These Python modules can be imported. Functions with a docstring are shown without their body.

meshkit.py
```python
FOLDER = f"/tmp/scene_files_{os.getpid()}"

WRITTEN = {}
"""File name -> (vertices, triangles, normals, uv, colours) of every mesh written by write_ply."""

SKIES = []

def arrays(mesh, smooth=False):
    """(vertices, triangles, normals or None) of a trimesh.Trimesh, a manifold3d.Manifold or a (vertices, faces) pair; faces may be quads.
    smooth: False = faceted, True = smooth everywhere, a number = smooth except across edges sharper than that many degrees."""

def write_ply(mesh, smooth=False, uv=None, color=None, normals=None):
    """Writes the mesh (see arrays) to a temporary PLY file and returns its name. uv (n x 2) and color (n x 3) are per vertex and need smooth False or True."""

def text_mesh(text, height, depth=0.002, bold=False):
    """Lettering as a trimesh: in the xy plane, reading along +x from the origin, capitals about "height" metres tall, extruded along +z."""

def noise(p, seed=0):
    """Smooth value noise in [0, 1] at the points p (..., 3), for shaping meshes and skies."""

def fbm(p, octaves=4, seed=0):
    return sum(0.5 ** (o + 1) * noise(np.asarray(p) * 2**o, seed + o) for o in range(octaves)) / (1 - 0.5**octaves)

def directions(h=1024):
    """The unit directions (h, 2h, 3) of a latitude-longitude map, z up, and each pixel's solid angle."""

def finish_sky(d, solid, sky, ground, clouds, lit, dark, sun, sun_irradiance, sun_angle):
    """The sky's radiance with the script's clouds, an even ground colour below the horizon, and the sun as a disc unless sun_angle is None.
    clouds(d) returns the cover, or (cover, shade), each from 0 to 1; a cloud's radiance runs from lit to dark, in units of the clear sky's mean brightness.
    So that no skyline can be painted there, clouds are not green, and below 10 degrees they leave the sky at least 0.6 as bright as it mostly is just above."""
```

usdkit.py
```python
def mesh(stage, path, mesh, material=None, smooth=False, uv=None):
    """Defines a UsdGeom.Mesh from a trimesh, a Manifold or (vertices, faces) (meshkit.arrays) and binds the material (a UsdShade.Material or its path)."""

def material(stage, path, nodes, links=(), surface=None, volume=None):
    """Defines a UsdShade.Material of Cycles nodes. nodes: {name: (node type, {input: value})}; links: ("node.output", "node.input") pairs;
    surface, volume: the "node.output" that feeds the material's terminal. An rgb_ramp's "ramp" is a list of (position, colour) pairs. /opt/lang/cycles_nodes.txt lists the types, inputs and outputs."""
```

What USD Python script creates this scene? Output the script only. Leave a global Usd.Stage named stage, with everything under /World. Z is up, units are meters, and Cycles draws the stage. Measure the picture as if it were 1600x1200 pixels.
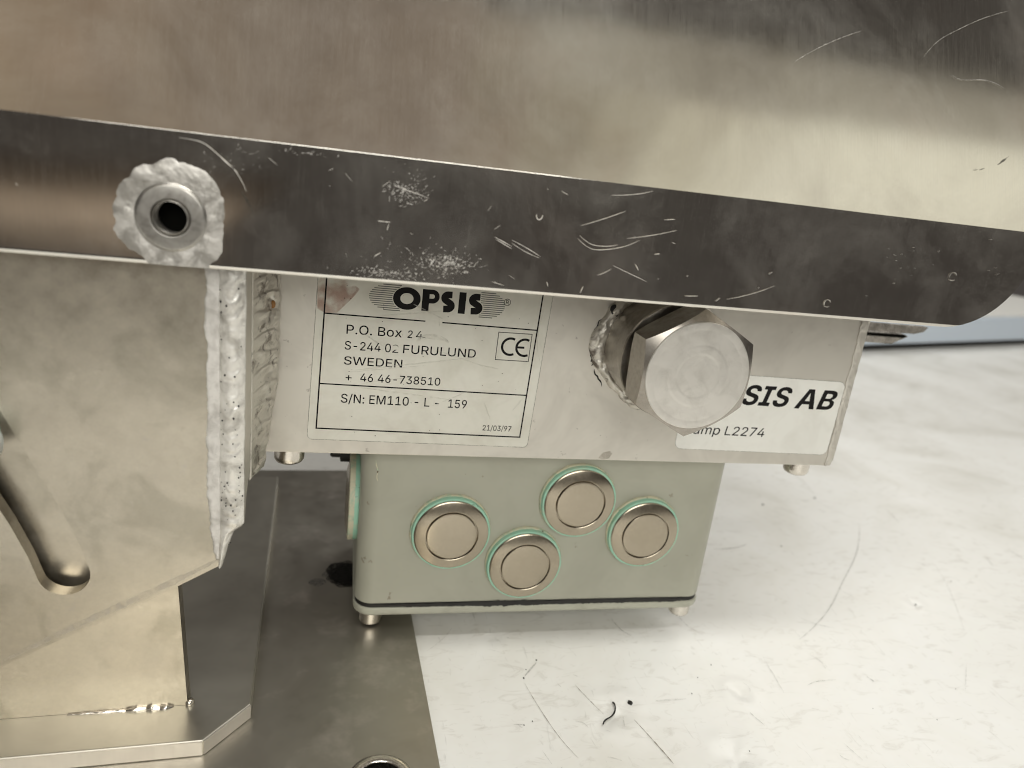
import math, glob
import numpy as np
import trimesh
import shapely
from shapely import affinity
from shapely.geometry import Polygon, Point, LineString, box as sbox
from shapely.ops import unary_union
import manifold3d as m3
import usdkit
from meshkit import fbm, noise
from pxr import Usd, UsdGeom, UsdLux, UsdShade, Gf, Sdf

stage = Usd.Stage.CreateInMemory()
UsdGeom.SetStageUpAxis(stage, UsdGeom.Tokens.z)
UsdGeom.SetStageMetersPerUnit(stage, 1.0)
UsdGeom.Xform.Define(stage, '/World')
UsdGeom.Scope.Define(stage, '/World/Looks')
rng = np.random.default_rng(7)
H0 = 242.0        # millimetres from the working datum (camera height) down to the tabletop


# ------------------------------------------------------------------ camera
def set_camera():
    cam = UsdGeom.Camera.Define(stage, '/World/camera')
    f = 1122.0 / 1600.0 * 36.0
    right, down = np.array([0.9721, -0.2039, 0.1161]), np.array([0.0481, -0.3111, -0.9492])
    right /= np.linalg.norm(right)
    down -= right * (right @ down); down /= np.linalg.norm(down)
    fwd = np.cross(right, down)
    m = np.eye(4)
    m[0, :3], m[1, :3], m[2, :3], m[3, :3] = right, -down, -fwd, (0.0, -0.300, H0 / 1000)
    cam.AddTransformOp().Set(Gf.Matrix4d(*map(float, m.ravel())))
    cam.CreateHorizontalApertureAttr(36.0); cam.CreateVerticalApertureAttr(27.0)
    cam.CreateFocalLengthAttr(f)
    cam.CreateClippingRangeAttr(Gf.Vec2f(0.01, 100))
    cam.CreateFStopAttr(9.0); cam.CreateFocusDistanceAttr(0.30)
    cam.CreateExposureAttr(0.0)
set_camera()

# ------------------------------------------------------------------ light: an indoor workshop, unseen added lamps in a dim room
ROOM = (0.064, 0.057, 0.051)
dome = UsdLux.DomeLight.Define(stage, '/World/room_light')
dm = usdkit.material(stage, '/World/Looks/room_light', {'b': ('background_shader', {'color': ROOM, 'strength': 1.0})}, surface='b.background')
UsdShade.MaterialBindingAPI.Apply(dome.GetPrim()).Bind(dm)


LAMPS = {}


def added_lamp(name, c, w, d, radiance, color=(1, 1, 1), aim=None):  # unseen lamps, added for the hood's reflections and for fill
    LAMPS[name] = LAMPS.get(name, -1) + 1
    l = UsdLux.RectLight.Define(stage, '/World/' + name + ('_%03d' % LAMPS[name] if LAMPS[name] else ''))
    l.CreateWidthAttr(w); l.CreateHeightAttr(d); l.CreateIntensityAttr(radiance); l.CreateColorAttr(Gf.Vec3f(*color))
    z = np.array([0, 0, 1.0]) if aim is None else np.asarray(c, float) - np.asarray(aim, float)
    z /= np.linalg.norm(z)
    x = np.cross([0, 1.0, 0], z) if abs(z[1]) < .95 else np.array([1.0, 0, 0])
    x /= np.linalg.norm(x); y = np.cross(z, x)
    m = np.eye(4); m[0, :3], m[1, :3], m[2, :3], m[3, :3] = x, y, z, c
    l.AddTransformOp().Set(Gf.Matrix4d(*map(float, m.ravel())))

WARM = (1.0, 0.985, 0.92)
# unseen panels added in graded steps for the hood to mirror: dim and tan at the left, bright at the right
added_lamp('hood_mirror_panel', (2.16, -1.66, 1.74), 1.62, 0.78, 0.84, (1, .97, .80))
added_lamp('hood_mirror_panel', (1.70, -1.165, 1.74), 2.5, 0.20, 0.30, (1, .93, .74))
for x, w, d, L, c in [(1.245, .21, .78, .72, (1, .96, .77)), (1.035, .21, .80, .56, (1, .94, .73)), (.825, .21, .84, .37, (1, .92, .69)), (.615, .21, .90, .27, (1, .89, .65)), (.405, .21, .96, .22, (1, .84, .61)),
                      (.0, .60, 1.0, .175, (1, .77, .56)), (-.40, .20, 1.0, .20, (1, .775, .555)), (-.60, .20, 1.0, .235, (1, .78, .55)), (-.80, .20, 1.0, .275, (1, .79, .55)), (-1.0, .20, 1.0, .32, (1, .80, .55)), (-1.6, 1.0, 1.0, .37, (1, .81, .55))]:
    added_lamp('hood_mirror_panel', (x, -2.05 + d / 2, 1.74), w, d, L, c)
added_lamp('added_lamp', (-0.02, -2.10, 1.18), 1.55, 1.0, 5.6, WARM, (0.05, 0, 0.1))        # added fill from the front
added_lamp('added_lamp', (0.15, -0.70, 1.85), 1.1, 0.20, 30.0, WARM)                       # added overhead fill, in front
added_lamp('added_lamp', (2.6, 0.25, 1.75), 1.3, 1.2, 0.7, WARM, (0.2, 0.1, 0.1))         # right
added_lamp('added_lamp', (2.75, -0.40, 1.45), 1.0, 1.1, 1.2, WARM, (0.15, 0, 0.1))
added_lamp('added_lamp', (1.7, 1.7, 1.9), 1.6, 0.9, 4.4, WARM, (0.35, 0.15, 0))             # added over the far side of the table
added_lamp('added_lamp', (-1.2, 1.4, 1.8), 1.0, 0.8, 1.0, WARM, (0, 0.1, 0))  # added fill from behind, for the base plate
added_lamp('added_lamp', (0.3, 0.75, 1.95), 1.6, 0.6, 1.2, WARM)


# ------------------------------------------------------------------ materials
def mat(name, nodes, links, surface='p.BSDF'):
    return usdkit.material(stage, '/World/Looks/' + name, nodes, links, surface=surface)


def surf(name, base, rough, metallic=0.0, stain=None, stain_scale=40, stain_amt=(0.5, 0.7), rough_var=0.08, rough_scale=120,
         grain=None, grain_bump=0.0, bump=0.0, bump_scale=600, spec=0.5, stain2=None, stain2_scale=300, stain2_amt=(0.6, 0.7), aniso=0.0, coat=0.0, distortion=0.6, dust=0.0, dust_scale=25, dust_amt=(.4, .8), dust_grain=0.0, grain_rough=.05):
    """A surface with cloudy stains, uneven gloss and fine relief; scales are per metre."""
    n = {'g': ('geometry', {}), 'p': ('principled_bsdf', {'base_color': base, 'roughness': rough, 'metallic': metallic, 'specular_ior_level': spec, 'anisotropic': aniso, 'coat_weight': coat}),
         'nr': ('noise_texture', {'scale': rough_scale, 'detail': 5.0, 'roughness': 0.65}),
         'mr': ('map_range', {'from_min': 0.3, 'from_max': 0.7, 'to_min': rough - rough_var, 'to_max': rough + rough_var, 'clamp': True})}
    k = [('g.position', 'nr.vector'), ('nr.fac', 'mr.value'), ('mr.result', 'p.roughness')]
    col = None
    if stain is not None:
        n['ns'] = ('noise_texture', {'scale': stain_scale, 'detail': 6.0, 'roughness': 0.62, 'distortion': distortion})
        n['ms'] = ('map_range', {'from_min': stain_amt[0], 'from_max': stain_amt[1], 'to_min': 0.0, 'to_max': 1.0, 'clamp': True})
        n['cs'] = ('mix', {'color1': base, 'color2': stain})
        k += [('g.position', 'ns.vector'), ('ns.fac', 'ms.value'), ('ms.result', 'cs.fac')]
        col = 'cs.color'
    if stain2 is not None:
        n['n2'] = ('noise_texture', {'scale': stain2_scale, 'detail': 4.0, 'roughness': 0.6})
        n['m2'] = ('map_range', {'from_min': stain2_amt[0], 'from_max': stain2_amt[1], 'to_min': 0.0, 'to_max': 1.0, 'clamp': True})
        n['c2'] = ('mix', {'color1': base, 'color2': stain2})
        k += [('g.position', 'n2.vector'), ('n2.fac', 'm2.value'), ('m2.result', 'c2.fac')]
        if col: k.append((col, 'c2.color1'))
        col = 'c2.color'
    if col: k.append((col, 'p.base_color'))
    if dust:
        n['nd'] = ('noise_texture', {'scale': dust_scale, 'detail': 7.0, 'roughness': 0.68, 'distortion': .4})
        n['md'] = ('map_range', {'from_min': dust_amt[0], 'from_max': dust_amt[1], 'to_min': metallic, 'to_max': metallic - dust, 'clamp': True})
        k += [('g.position', 'nd.vector'), ('nd.fac', 'md.value')]
        if grain is not None and dust_grain:
            n['mdg'] = ('map_range', {'from_min': .35, 'from_max': .75, 'to_min': 0.0, 'to_max': dust_grain, 'clamp': True})
            n['sd'] = ('math', {'math_type': 'subtract', 'use_clamp': True})
            k += [('ng.fac', 'mdg.value'), ('md.result', 'sd.value1'), ('mdg.result', 'sd.value2'), ('sd.value', 'p.metallic')]
        else:
            k.append(('md.result', 'p.metallic'))
    normal = None
    if grain is not None:
        n['mg'] = ('mapping', {'scale': grain})
        n['ng'] = ('noise_texture', {'scale': 1.0, 'detail': 3.0, 'roughness': 0.6})
        n['bg'] = ('bump', {'strength': 1.0, 'distance': grain_bump})
        n['mrg'] = ('map_range', {'from_min': 0.3, 'from_max': 0.7, 'to_min': -grain_rough, 'to_max': grain_rough, 'clamp': True})
        n['ar'] = ('math', {'math_type': 'add'})
        k += [('g.position', 'mg.vector'), ('mg.vector', 'ng.vector'), ('ng.fac', 'bg.height'), ('ng.fac', 'mrg.value'), ('mr.result', 'ar.value1'), ('mrg.result', 'ar.value2'), ('ar.value', 'p.roughness')]
        k.remove(('mr.result', 'p.roughness'))
        normal = 'bg.normal'
    if bump:
        n['nb'] = ('noise_texture', {'scale': bump_scale, 'detail': 4.0, 'roughness': 0.6})
        n['bb'] = ('bump', {'strength': 1.0, 'distance': bump})
        k += [('g.position', 'nb.vector'), ('nb.fac', 'bb.height')]
        if normal: k.append((normal, 'bb.normal'))
        normal = 'bb.normal'
    if normal: k.append((normal, 'p.normal'))
    return mat(name, n, k)

M = {}
M['hood'] = surf('hood_aluminium', (.74, .715, .66), .10, 1, stain=(.56, .53, .49), stain_scale=16, stain_amt=(.42, .75), rough_var=.02, rough_scale=20, stain2=(.66, .58, .51), stain2_scale=11, stain2_amt=(.5, .75), grain=(3400, 70, 70), grain_rough=.012, grain_bump=0.35e-6, dust=.11, dust_scale=22, dust_amt=(.44, .74), dust_grain=.025)  # smudges, plus painted tone in place of uneven reflections on the lip
M['scratch'] = surf('scratched_aluminium', (.86, .83, .78), .55, 1, rough_var=.1)
M['margin'] = surf('scraped_aluminium', (.74, .72, .69), .5, .6, stain=(.52, .50, .47), stain_scale=220, stain_amt=(.42, .68), rough_var=.1, rough_scale=700, bump=3e-5, bump_scale=800)
M['scuff'] = mat('scuffed_aluminium', {'g': ('geometry', {}), 'p': ('principled_bsdf', {'base_color': (.78, .76, .73), 'metallic': .55, 'roughness': .45}), 'n': ('noise_texture', {'scale': 1300.0, 'detail': 3.0}),
    'm': ('map_range', {'from_min': .4, 'from_max': .65, 'to_min': .05, 'to_max': .8, 'clamp': True})}, [('g.position', 'n.vector'), ('n.fac', 'm.value'), ('m.result', 'p.alpha')])
M['plate'] = surf('bracket_aluminium', (.53, .485, .405), .30, .97, stain=(.43, .395, .325), stain_scale=34, stain_amt=(.48, .60), rough_var=.06, rough_scale=60, dust=.12, dust_scale=50, dust_amt=(.45, .6), bump=1.5e-6, bump_scale=900, stain2=(.50, .46, .40), stain2_scale=170, stain2_amt=(.66, .74))
M['base'] = surf('base_aluminium', (.50, .475, .42), .40, .95, stain=(.45, .42, .365), stain_scale=38, stain_amt=(.42, .72), rough_var=.05, rough_scale=55, bump=.8e-6, bump_scale=1200, stain2=(.62, .575, .52), stain2_scale=60, stain2_amt=(.55, .75))
M['swivel'] = surf('polished_swivel_plate', (.62, .595, .525), .38, .95, stain=(.53, .505, .445), stain_scale=30, stain_amt=(.42, .75), rough_var=.04, rough_scale=40)
M['cut'] = surf('sawn_aluminium_edge', (.78, .74, .68), .48, .9, grain=(900, 900, 30), grain_bump=2e-5)
M['housing'] = surf('housing_aluminium', (.70, .67, .61), .48, .9, stain=(.58, .55, .50), stain_scale=28, stain_amt=(.45, .72), rough_var=.06, rough_scale=70, bump=2e-6, bump_scale=700, stain2=(.44, .41, .37), stain2_scale=190, stain2_amt=(.66, .72))
M['weld'] = surf('weld_metal', (.82, .80, .755), .42, .72, stain=(.47, .45, .41), stain_scale=150, stain_amt=(.46, .70), rough_var=.12, rough_scale=300, bump=1.5e-5, bump_scale=700)
M['weldchalk'] = surf('chalky_weld_metal', (.57, .55, .52), .5, .7, stain=(.33, .315, .29), stain_scale=130, stain_amt=(.45, .60), rough_var=.12, rough_scale=400, bump=9e-5, bump_scale=420, stain2=(.20, .18, .16), stain2_scale=260, stain2_amt=(.66, .74))
M['weldgrey'] = surf('burnt_weld_metal', (.68, .65, .59), .42, .7, stain=(.20, .175, .15), stain_scale=150, stain_amt=(.54, .66), rough_var=.12, rough_scale=400, bump=9e-5, bump_scale=700)
M['nut'] = surf('turned_steel', (.78, .755, .71), .42, .85, stain=(.67, .645, .60), stain_scale=130, stain_amt=(.45, .7), rough_var=.08, rough_scale=150)
M['nutflat'] = surf('nut_steel', (.42, .39, .35), .30, 1, rough_var=.05)
M['nickel'] = surf('nickel_plated_brass', (.43, .38, .30), .25, 1, stain=(.41, .36, .28), stain_scale=60, stain_amt=(.45, .75), rough_var=.03, rough_scale=60, stain2=(.45, .38, .31), stain2_scale=260, stain2_amt=(.72, .78))
M['green'] = surf('grey_green_enamel', (.405, .402, .33), .38, 0, stain=(.355, .35, .285), stain_scale=25, stain_amt=(.45, .75), rough_var=.06, bump=6e-6, bump_scale=900, stain2=(.22, .19, .14), stain2_scale=130, stain2_amt=(.69, .76))
M['lid'] = surf('lid_enamel', (.43, .43, .355), .40, 0, stain=(.34, .33, .27), stain_scale=60, stain_amt=(.5, .75), stain2=(.16, .13, .10), stain2_scale=300, stain2_amt=(.70, .74))
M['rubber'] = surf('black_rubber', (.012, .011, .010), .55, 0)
M['teal'] = surf('teal_sealing_washer', (.33, .60, .46), .45, 0, stain=(.42, .56, .42), stain_scale=160, stain_amt=(.5, .68), stain2=(.20, .32, .23), stain2_scale=420, stain2_amt=(.66, .72))
M['cream'] = surf('yellowed_washer', (.60, .57, .42), .55, 0, stain=(.36, .50, .37), stain_scale=150, stain_amt=(.5, .66), stain2=(.10, .07, .04), stain2_scale=300, stain2_amt=(.64, .70))
M['paper'] = surf('label_foil', (.74, .725, .65), .36, .10, stain=(.64, .62, .54), stain_scale=45, stain_amt=(.45, .7), rough_var=.06, stain2=(.36, .33, .28), stain2_scale=420, stain2_amt=(.73, .77))
M['paper2'] = surf('lamp_label_paper', (.83, .825, .78), .40, 0, stain=(.74, .73, .68), stain_scale=50, stain_amt=(.45, .72), stain2=(.30, .28, .25), stain2_scale=380, stain2_amt=(.73, .77))
M['ink'] = surf('black_print', (.012, .011, .011), .5, 0, spec=.12)
M['hole'] = surf('hole_shade', (.006, .006, .005), .8, 0, spec=0.0)  # near-black colour painted in for the shade inside holes and slots
M['pore'] = surf('weld_pore', (.015, .013, .012), .7, 0)
M['rust'] = surf('rust_spot', (.33, .16, .05), .7, 0)

M['bushing'] = surf('bushing_metal', (.40, .385, .36), .38, .95, stain=(.31, .295, .27), stain_scale=140, stain_amt=(.45, .65), rough_var=.08, rough_scale=300)
M['knob'] = surf('pale_grey_plastic', (.62, .66, .64), .35, 0)
M['wood'] = surf('brown_bench_top', (.30, .235, .18), .7, 0, stain=(.23, .18, .14), stain_scale=3)
M['steel'] = surf('bright_steel', (.70, .66, .60), .22, 1)
M['case'] = surf('pale_blue_enamel', (.56, .63, .72), .4, 0)
M['casetop'] = surf('white_enamel', (.80, .79, .76), .4, 0)


def table_material():
    n = {'g': ('geometry', {}), 'p': ('principled_bsdf', {'roughness': .38, 'specular_ior_level': .35}),
         'n1': ('noise_texture', {'scale': 9.0, 'detail': 6.0, 'roughness': .62, 'distortion': .8}),
         'r1': ('rgb_ramp', {'ramp': [(0.30, (.76, .745, .70)), (.45, (.81, .80, .77)), (.60, (.845, .84, .82)), (.75, (.87, .87, .855))]}),
         'mp': ('mapping', {'rotation': (0, 0, 0.75), 'scale': (260, 60, 60)}),
         'n2': ('noise_texture', {'scale': 1.0, 'detail': 5.0, 'roughness': .6, 'distortion': 1.2}),
         'm2': ('map_range', {'from_min': .63, 'from_max': .74, 'to_min': 0.0, 'to_max': .30, 'clamp': True}),
         'c2': ('mix', {'color2': (.40, .39, .36)}),
         'mp3': ('mapping', {'rotation': (0, 0, -0.5), 'scale': (60, 130, 60)}),
         'n3': ('noise_texture', {'scale': 1.0, 'detail': 6.0, 'roughness': .65, 'distortion': 1.5}),
         'm3': ('map_range', {'from_min': .55, 'from_max': .76, 'to_min': 0.0, 'to_max': .52, 'clamp': True}),
         'c3': ('mix', {'color2': (.50, .47, .42)}),
         'n4': ('noise_texture', {'scale': 420.0, 'detail': 2.0}),
         'm4': ('map_range', {'from_min': .79, 'from_max': .83, 'to_min': 0.0, 'to_max': .7, 'clamp': True}),
         'c4': ('mix', {'color2': (.20, .18, .16)}),
         'mr': ('map_range', {'from_min': .3, 'from_max': .7, 'to_min': .30, 'to_max': .48, 'clamp': True}),
         'nb': ('noise_texture', {'scale': 300.0, 'detail': 4.0}), 'bb': ('bump', {'strength': 1.0, 'distance': 8e-6})}
    k = [('g.position', 'n1.vector'), ('n1.fac', 'r1.fac'), ('g.position', 'mp.vector'), ('mp.vector', 'n2.vector'), ('n2.fac', 'm2.value'), ('m2.result', 'c2.fac'), ('r1.color', 'c2.color1'),
         ('g.position', 'mp3.vector'), ('mp3.vector', 'n3.vector'), ('n3.fac', 'm3.value'), ('m3.result', 'c3.fac'), ('c2.color', 'c3.color1'),
         ('g.position', 'n4.vector'), ('n4.fac', 'm4.value'), ('m4.result', 'c4.fac'), ('c3.color', 'c4.color1'), ('c4.color', 'p.base_color'),
         ('n1.fac', 'mr.value'), ('mr.result', 'p.roughness'), ('g.position', 'nb.vector'), ('nb.fac', 'bb.height'), ('bb.normal', 'p.normal')]
    return mat('worn_white_laminate', n, k)
M['table'] = table_material()


def mark_material(name, color, lo, hi):
    """A rubbed-in mark: patchy, so that the surface below shows through."""
    n = {'g': ('geometry', {}), 'p': ('principled_bsdf', {'base_color': color, 'roughness': .5}),
         'n': ('noise_texture', {'scale': 200.0 if 'pink' in name else 500.0, 'detail': 3.0}),
         'm': ('map_range', {'from_min': .35, 'from_max': .65, 'to_min': lo, 'to_max': hi, 'clamp': True})}
    return mat(name, n, [('g.position', 'n.vector'), ('n.fac', 'm.value'), ('m.result', 'p.alpha')])
M['mark'] = mark_material('grey_scuff_and_edge_shade', (.16, .15, .14), .08, .5)
M['brownmark'] = mark_material('brown_scratch', (.18, .13, .09), .3, .85)
M['faintmark'] = mark_material('faint_scuff_mark', (.22, .21, .20), .04, .26)
M['wear'] = mark_material('worn_band', (.60, .55, .47), .1, .5)
M['pink'] = mark_material('pink_reflection', (.62, .36, .28), .0, .42)
M['rub'] = mark_material('rubbed_label', (.70, .69, .62), .0, .45)
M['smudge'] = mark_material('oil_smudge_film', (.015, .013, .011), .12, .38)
M['grime'] = mark_material('grime', (.05, .045, .035), .2, .75)

# ------------------------------------------------------------------ objects
used = {}


def free(path):
    k = used.get(path, 0); used[path] = k + 1
    return path if k == 0 else f'{path}_{k:03d}'


class Thing:
    def __init__(self, name, label, category, base=(0, 0, -H0), kind=None, group=None):
        self.base = np.array(base, float)
        self.path = free('/World/' + name)
        x = UsdGeom.Xform.Define(stage, self.path)
        b = self.world(self.base)
        x.AddTranslateOp().Set(Gf.Vec3d(*map(float, b)))
        tag(x.GetPrim(), label, category, kind, group)

    @staticmethod
    def world(p):
        return (np.asarray(p, float) + np.array([0, 0, H0])) / 1000.0

    def part(self, name, mesh, material, smooth=30, label=None, parent=None, kind=None):
        """mesh in datum millimetres; parent: the path of the part this is a piece of."""
        v, f = (np.asarray(mesh.vertices), np.asarray(mesh.faces)) if hasattr(mesh, 'vertices') else mesh
        path = free((parent or self.path) + '/' + name)
        t = trimesh.Trimesh((np.asarray(v, float) - self.base) / 1000.0, f, process=False)
        p = usdkit.mesh(stage, path, t, M[material], smooth=smooth).GetPrim()
        if label: p.SetCustomDataByKey('label', label)
        if kind: p.SetCustomDataByKey('kind', kind)
        return path


def tag(p, label, category, kind=None, group=None):
    p.SetCustomDataByKey('label', label); p.SetCustomDataByKey('category', category)
    if kind: p.SetCustomDataByKey('kind', kind)
    if group: p.SetCustomDataByKey('group', group)


def structure(name, mesh, material, smooth=False, kind='structure', label=None):
    v, f = np.asarray(mesh.vertices), np.asarray(mesh.faces)
    t = trimesh.Trimesh((v + np.array([0, 0, H0])) / 1000.0, f, process=False)
    p = usdkit.mesh(stage, free('/World/' + name), t, M[material], smooth=smooth).GetPrim()
    p.SetCustomDataByKey('kind', kind)
    if label: p.SetCustomDataByKey('label', label)
    return p


# ------------------------------------------------------------------ shape helpers (millimetres)
cat = trimesh.util.concatenate


def extrude_xz(poly, y0, y1):
    """A polygon drawn in (x, z), as a solid between the depths y0 < y1."""
    ms = []
    for g in getattr(poly, 'geoms', [poly]):
        if g.area < 1e-6: continue
        m = trimesh.creation.extrude_polygon(g, y1 - y0, engine='earcut')
        v = np.asarray(m.vertices)
        ms.append(trimesh.Trimesh(np.c_[v[:, 0], y0 + v[:, 2], v[:, 1]], np.asarray(m.faces)[:, ::-1], process=False))
    return cat(ms)


def extrude_xy(poly, z0, z1):
    ms = []
    for g in getattr(poly, 'geoms', [poly]):
        m = trimesh.creation.extrude_polygon(g, z1 - z0, engine='earcut')
        m.apply_translation((0, 0, z0)); ms.append(m)
    return cat(ms)


def rings(outline_at):
    """Convex body through a list of rings of points."""
    return trimesh.convex.convex_hull(np.vstack(outline_at))


def ring_xy(poly, z):
    c = np.asarray(poly.exterior.coords)
    return np.c_[c[:, :2], np.full(len(c), z)]


def bevel_xy(poly, z0, z1, b0, b1):
    out = []
    for k in range(4):
        a = k / 3 * math.pi / 2
        out.append(ring_xy(poly.buffer(-b0 * (1 - math.sin(a)), 12), z0 + b0 * (1 - math.cos(a))))
        out.append(ring_xy(poly.buffer(-b1 * (1 - math.sin(a)), 12), z1 - b1 * (1 - math.cos(a))))
    return rings(out)


def revolve(profile, n=64, axis='y', center=(0, 0, 0)):
    """profile: (radius, height) pairs, turned round the axis; height runs towards the camera for 'y'."""
    p = np.asarray(profile, float)
    a = np.arange(n) / n * 2 * math.pi
    r, h = p[:, 0][:, None], p[:, 1][:, None] + 0 * a
    u, w = r * np.cos(a), r * np.sin(a)
    if axis == 'y': v = np.stack([u, -h, w], -1)
    elif axis == 'x': v = np.stack([-h, u, w], -1)
    else: v = np.stack([u, w, h], -1)
    v = v.reshape(-1, 3) + np.asarray(center, float)
    m = len(p); f = []
    for i in range(m - 1):
        for j in range(n):
            a0, a1, b0, b1 = i * n + j, i * n + (j + 1) % n, (i + 1) * n + j, (i + 1) * n + (j + 1) % n
            f += [[a0, a1, b1], [a0, b1, b0]]
    t = trimesh.Trimesh(v, f, process=False)
    t.merge_vertices(); t.update_faces(t.nondegenerate_faces())
    try: trimesh.repair.fix_normals(t)
    except Exception: pass
    return t


def grid(P):
    nu, nv = P.shape[:2]
    i = np.arange(nu * nv).reshape(nu, nv)
    a, b, c, d = i[:-1, :-1].ravel(), i[1:, :-1].ravel(), i[1:, 1:].ravel(), i[:-1, 1:].ravel()
    return np.r_[np.c_[a, b, c], np.c_[a, c, d]]


def shell(P, off):
    """A closed sheet: the grid of points P and the same grid moved by off (a vector, or one per point)."""
    nu, nv = P.shape[:2]
    Q = P + off
    v = np.r_[P.reshape(-1, 3), Q.reshape(-1, 3)]
    f = grid(P); n = nu * nv
    idx = np.arange(n).reshape(nu, nv)
    edge = np.r_[idx[:, 0], idx[-1, 1:], idx[::-1, -1][1:], idx[0, ::-1][1:-1]]
    e2 = np.roll(edge, -1)
    s = np.r_[np.c_[edge, edge + n, e2 + n], np.c_[edge, e2 + n, e2]]
    t = trimesh.Trimesh(v, np.r_[f, f[:, ::-1] + n, s], process=False)
    return t


def ribbon(pts, w, plane, lift, wob=0.0, n=None):
    """A thin flat stroke that tapers at both ends. plane: function (a, b, lift) -> 3-D points."""
    pts = np.asarray(pts, float)
    seg = np.r_[0, np.cumsum(np.linalg.norm(np.diff(pts, axis=0), axis=1))]
    n = n or max(5, int(seg[-1] / 1.2))
    t = np.linspace(0, seg[-1], n)
    if len(pts) > 2:
        from scipy.interpolate import PchipInterpolator
        p = np.c_[PchipInterpolator(seg, pts[:, 0])(t), PchipInterpolator(seg, pts[:, 1])(t)]
    else:
        p = np.c_[np.interp(t, seg, pts[:, 0]), np.interp(t, seg, pts[:, 1])]
    if wob: p = p + rng.normal(0, wob, p.shape)
    d = np.gradient(p, axis=0); d /= np.maximum(np.linalg.norm(d, axis=1, keepdims=True), 1e-9)
    nrm = np.c_[-d[:, 1], d[:, 0]]
    prof = np.sin(np.linspace(0.08, math.pi - 0.08, n)) ** .5 * (0.75 + 0.5 * rng.random(n))
    a, b = p + nrm * (w / 2 * prof)[:, None], p - nrm * (w / 2 * prof)[:, None]
    P = np.stack([plane(a[:, 0], a[:, 1], lift), plane(b[:, 0], b[:, 1], lift)], 1)
    return trimesh.Trimesh(P.reshape(-1, 3), grid(P), process=False)


FONT = sorted(glob.glob('/opt/blender-*/*/datafiles/fonts/Inter.woff2'))[0]


def glyphs(text, weight=400, px=110):
    """Lettering as a shapely shape, capitals 1 unit high, starting at x = 0 on the baseline."""
    from PIL import Image, ImageDraw, ImageFont
    font = ImageFont.truetype(FONT, px)
    try: font.set_variation_by_axes([14, weight])
    except Exception: pass
    x0, y0, x1, y1 = font.getbbox(text, anchor='ls')
    im = Image.new('L', (x1 - x0 + 8, y1 - y0 + 8))
    ImageDraw.Draw(im).text((4 - x0, 4 - y0), text, 255, font, anchor='ls')
    on = np.pad(np.asarray(im) > 127, ((0, 0), (1, 1))).astype(np.int8)
    rows, starts = np.nonzero(np.diff(on, axis=1) == 1)
    ends = np.nonzero(np.diff(on, axis=1) == -1)[1]
    shape = shapely.union_all(shapely.box(starts, -rows - 1, ends, -rows)).buffer(.6).buffer(-.6).simplify(.6)
    s = 1 / (px * .727)
    return affinity.affine_transform(shape, [s, 0, 0, s, -4 * s, (4 - y0) * s])


def place(shape, x0, z0, x1, cap, shear=0.0, rot=0.0):
    """Fit lettering from x0 to x1 with capitals cap high on the baseline z0 (x, z of the plate)."""
    b = shape.bounds
    shape = affinity.translate(shape, -b[0], 0)
    shape = affinity.affine_transform(shape, [(x1 - x0 - shear * cap) / (b[2] - b[0]), shear * cap, 0, cap, x0, z0])
    return affinity.rotate(shape, rot, origin=(x0, z0))


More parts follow.
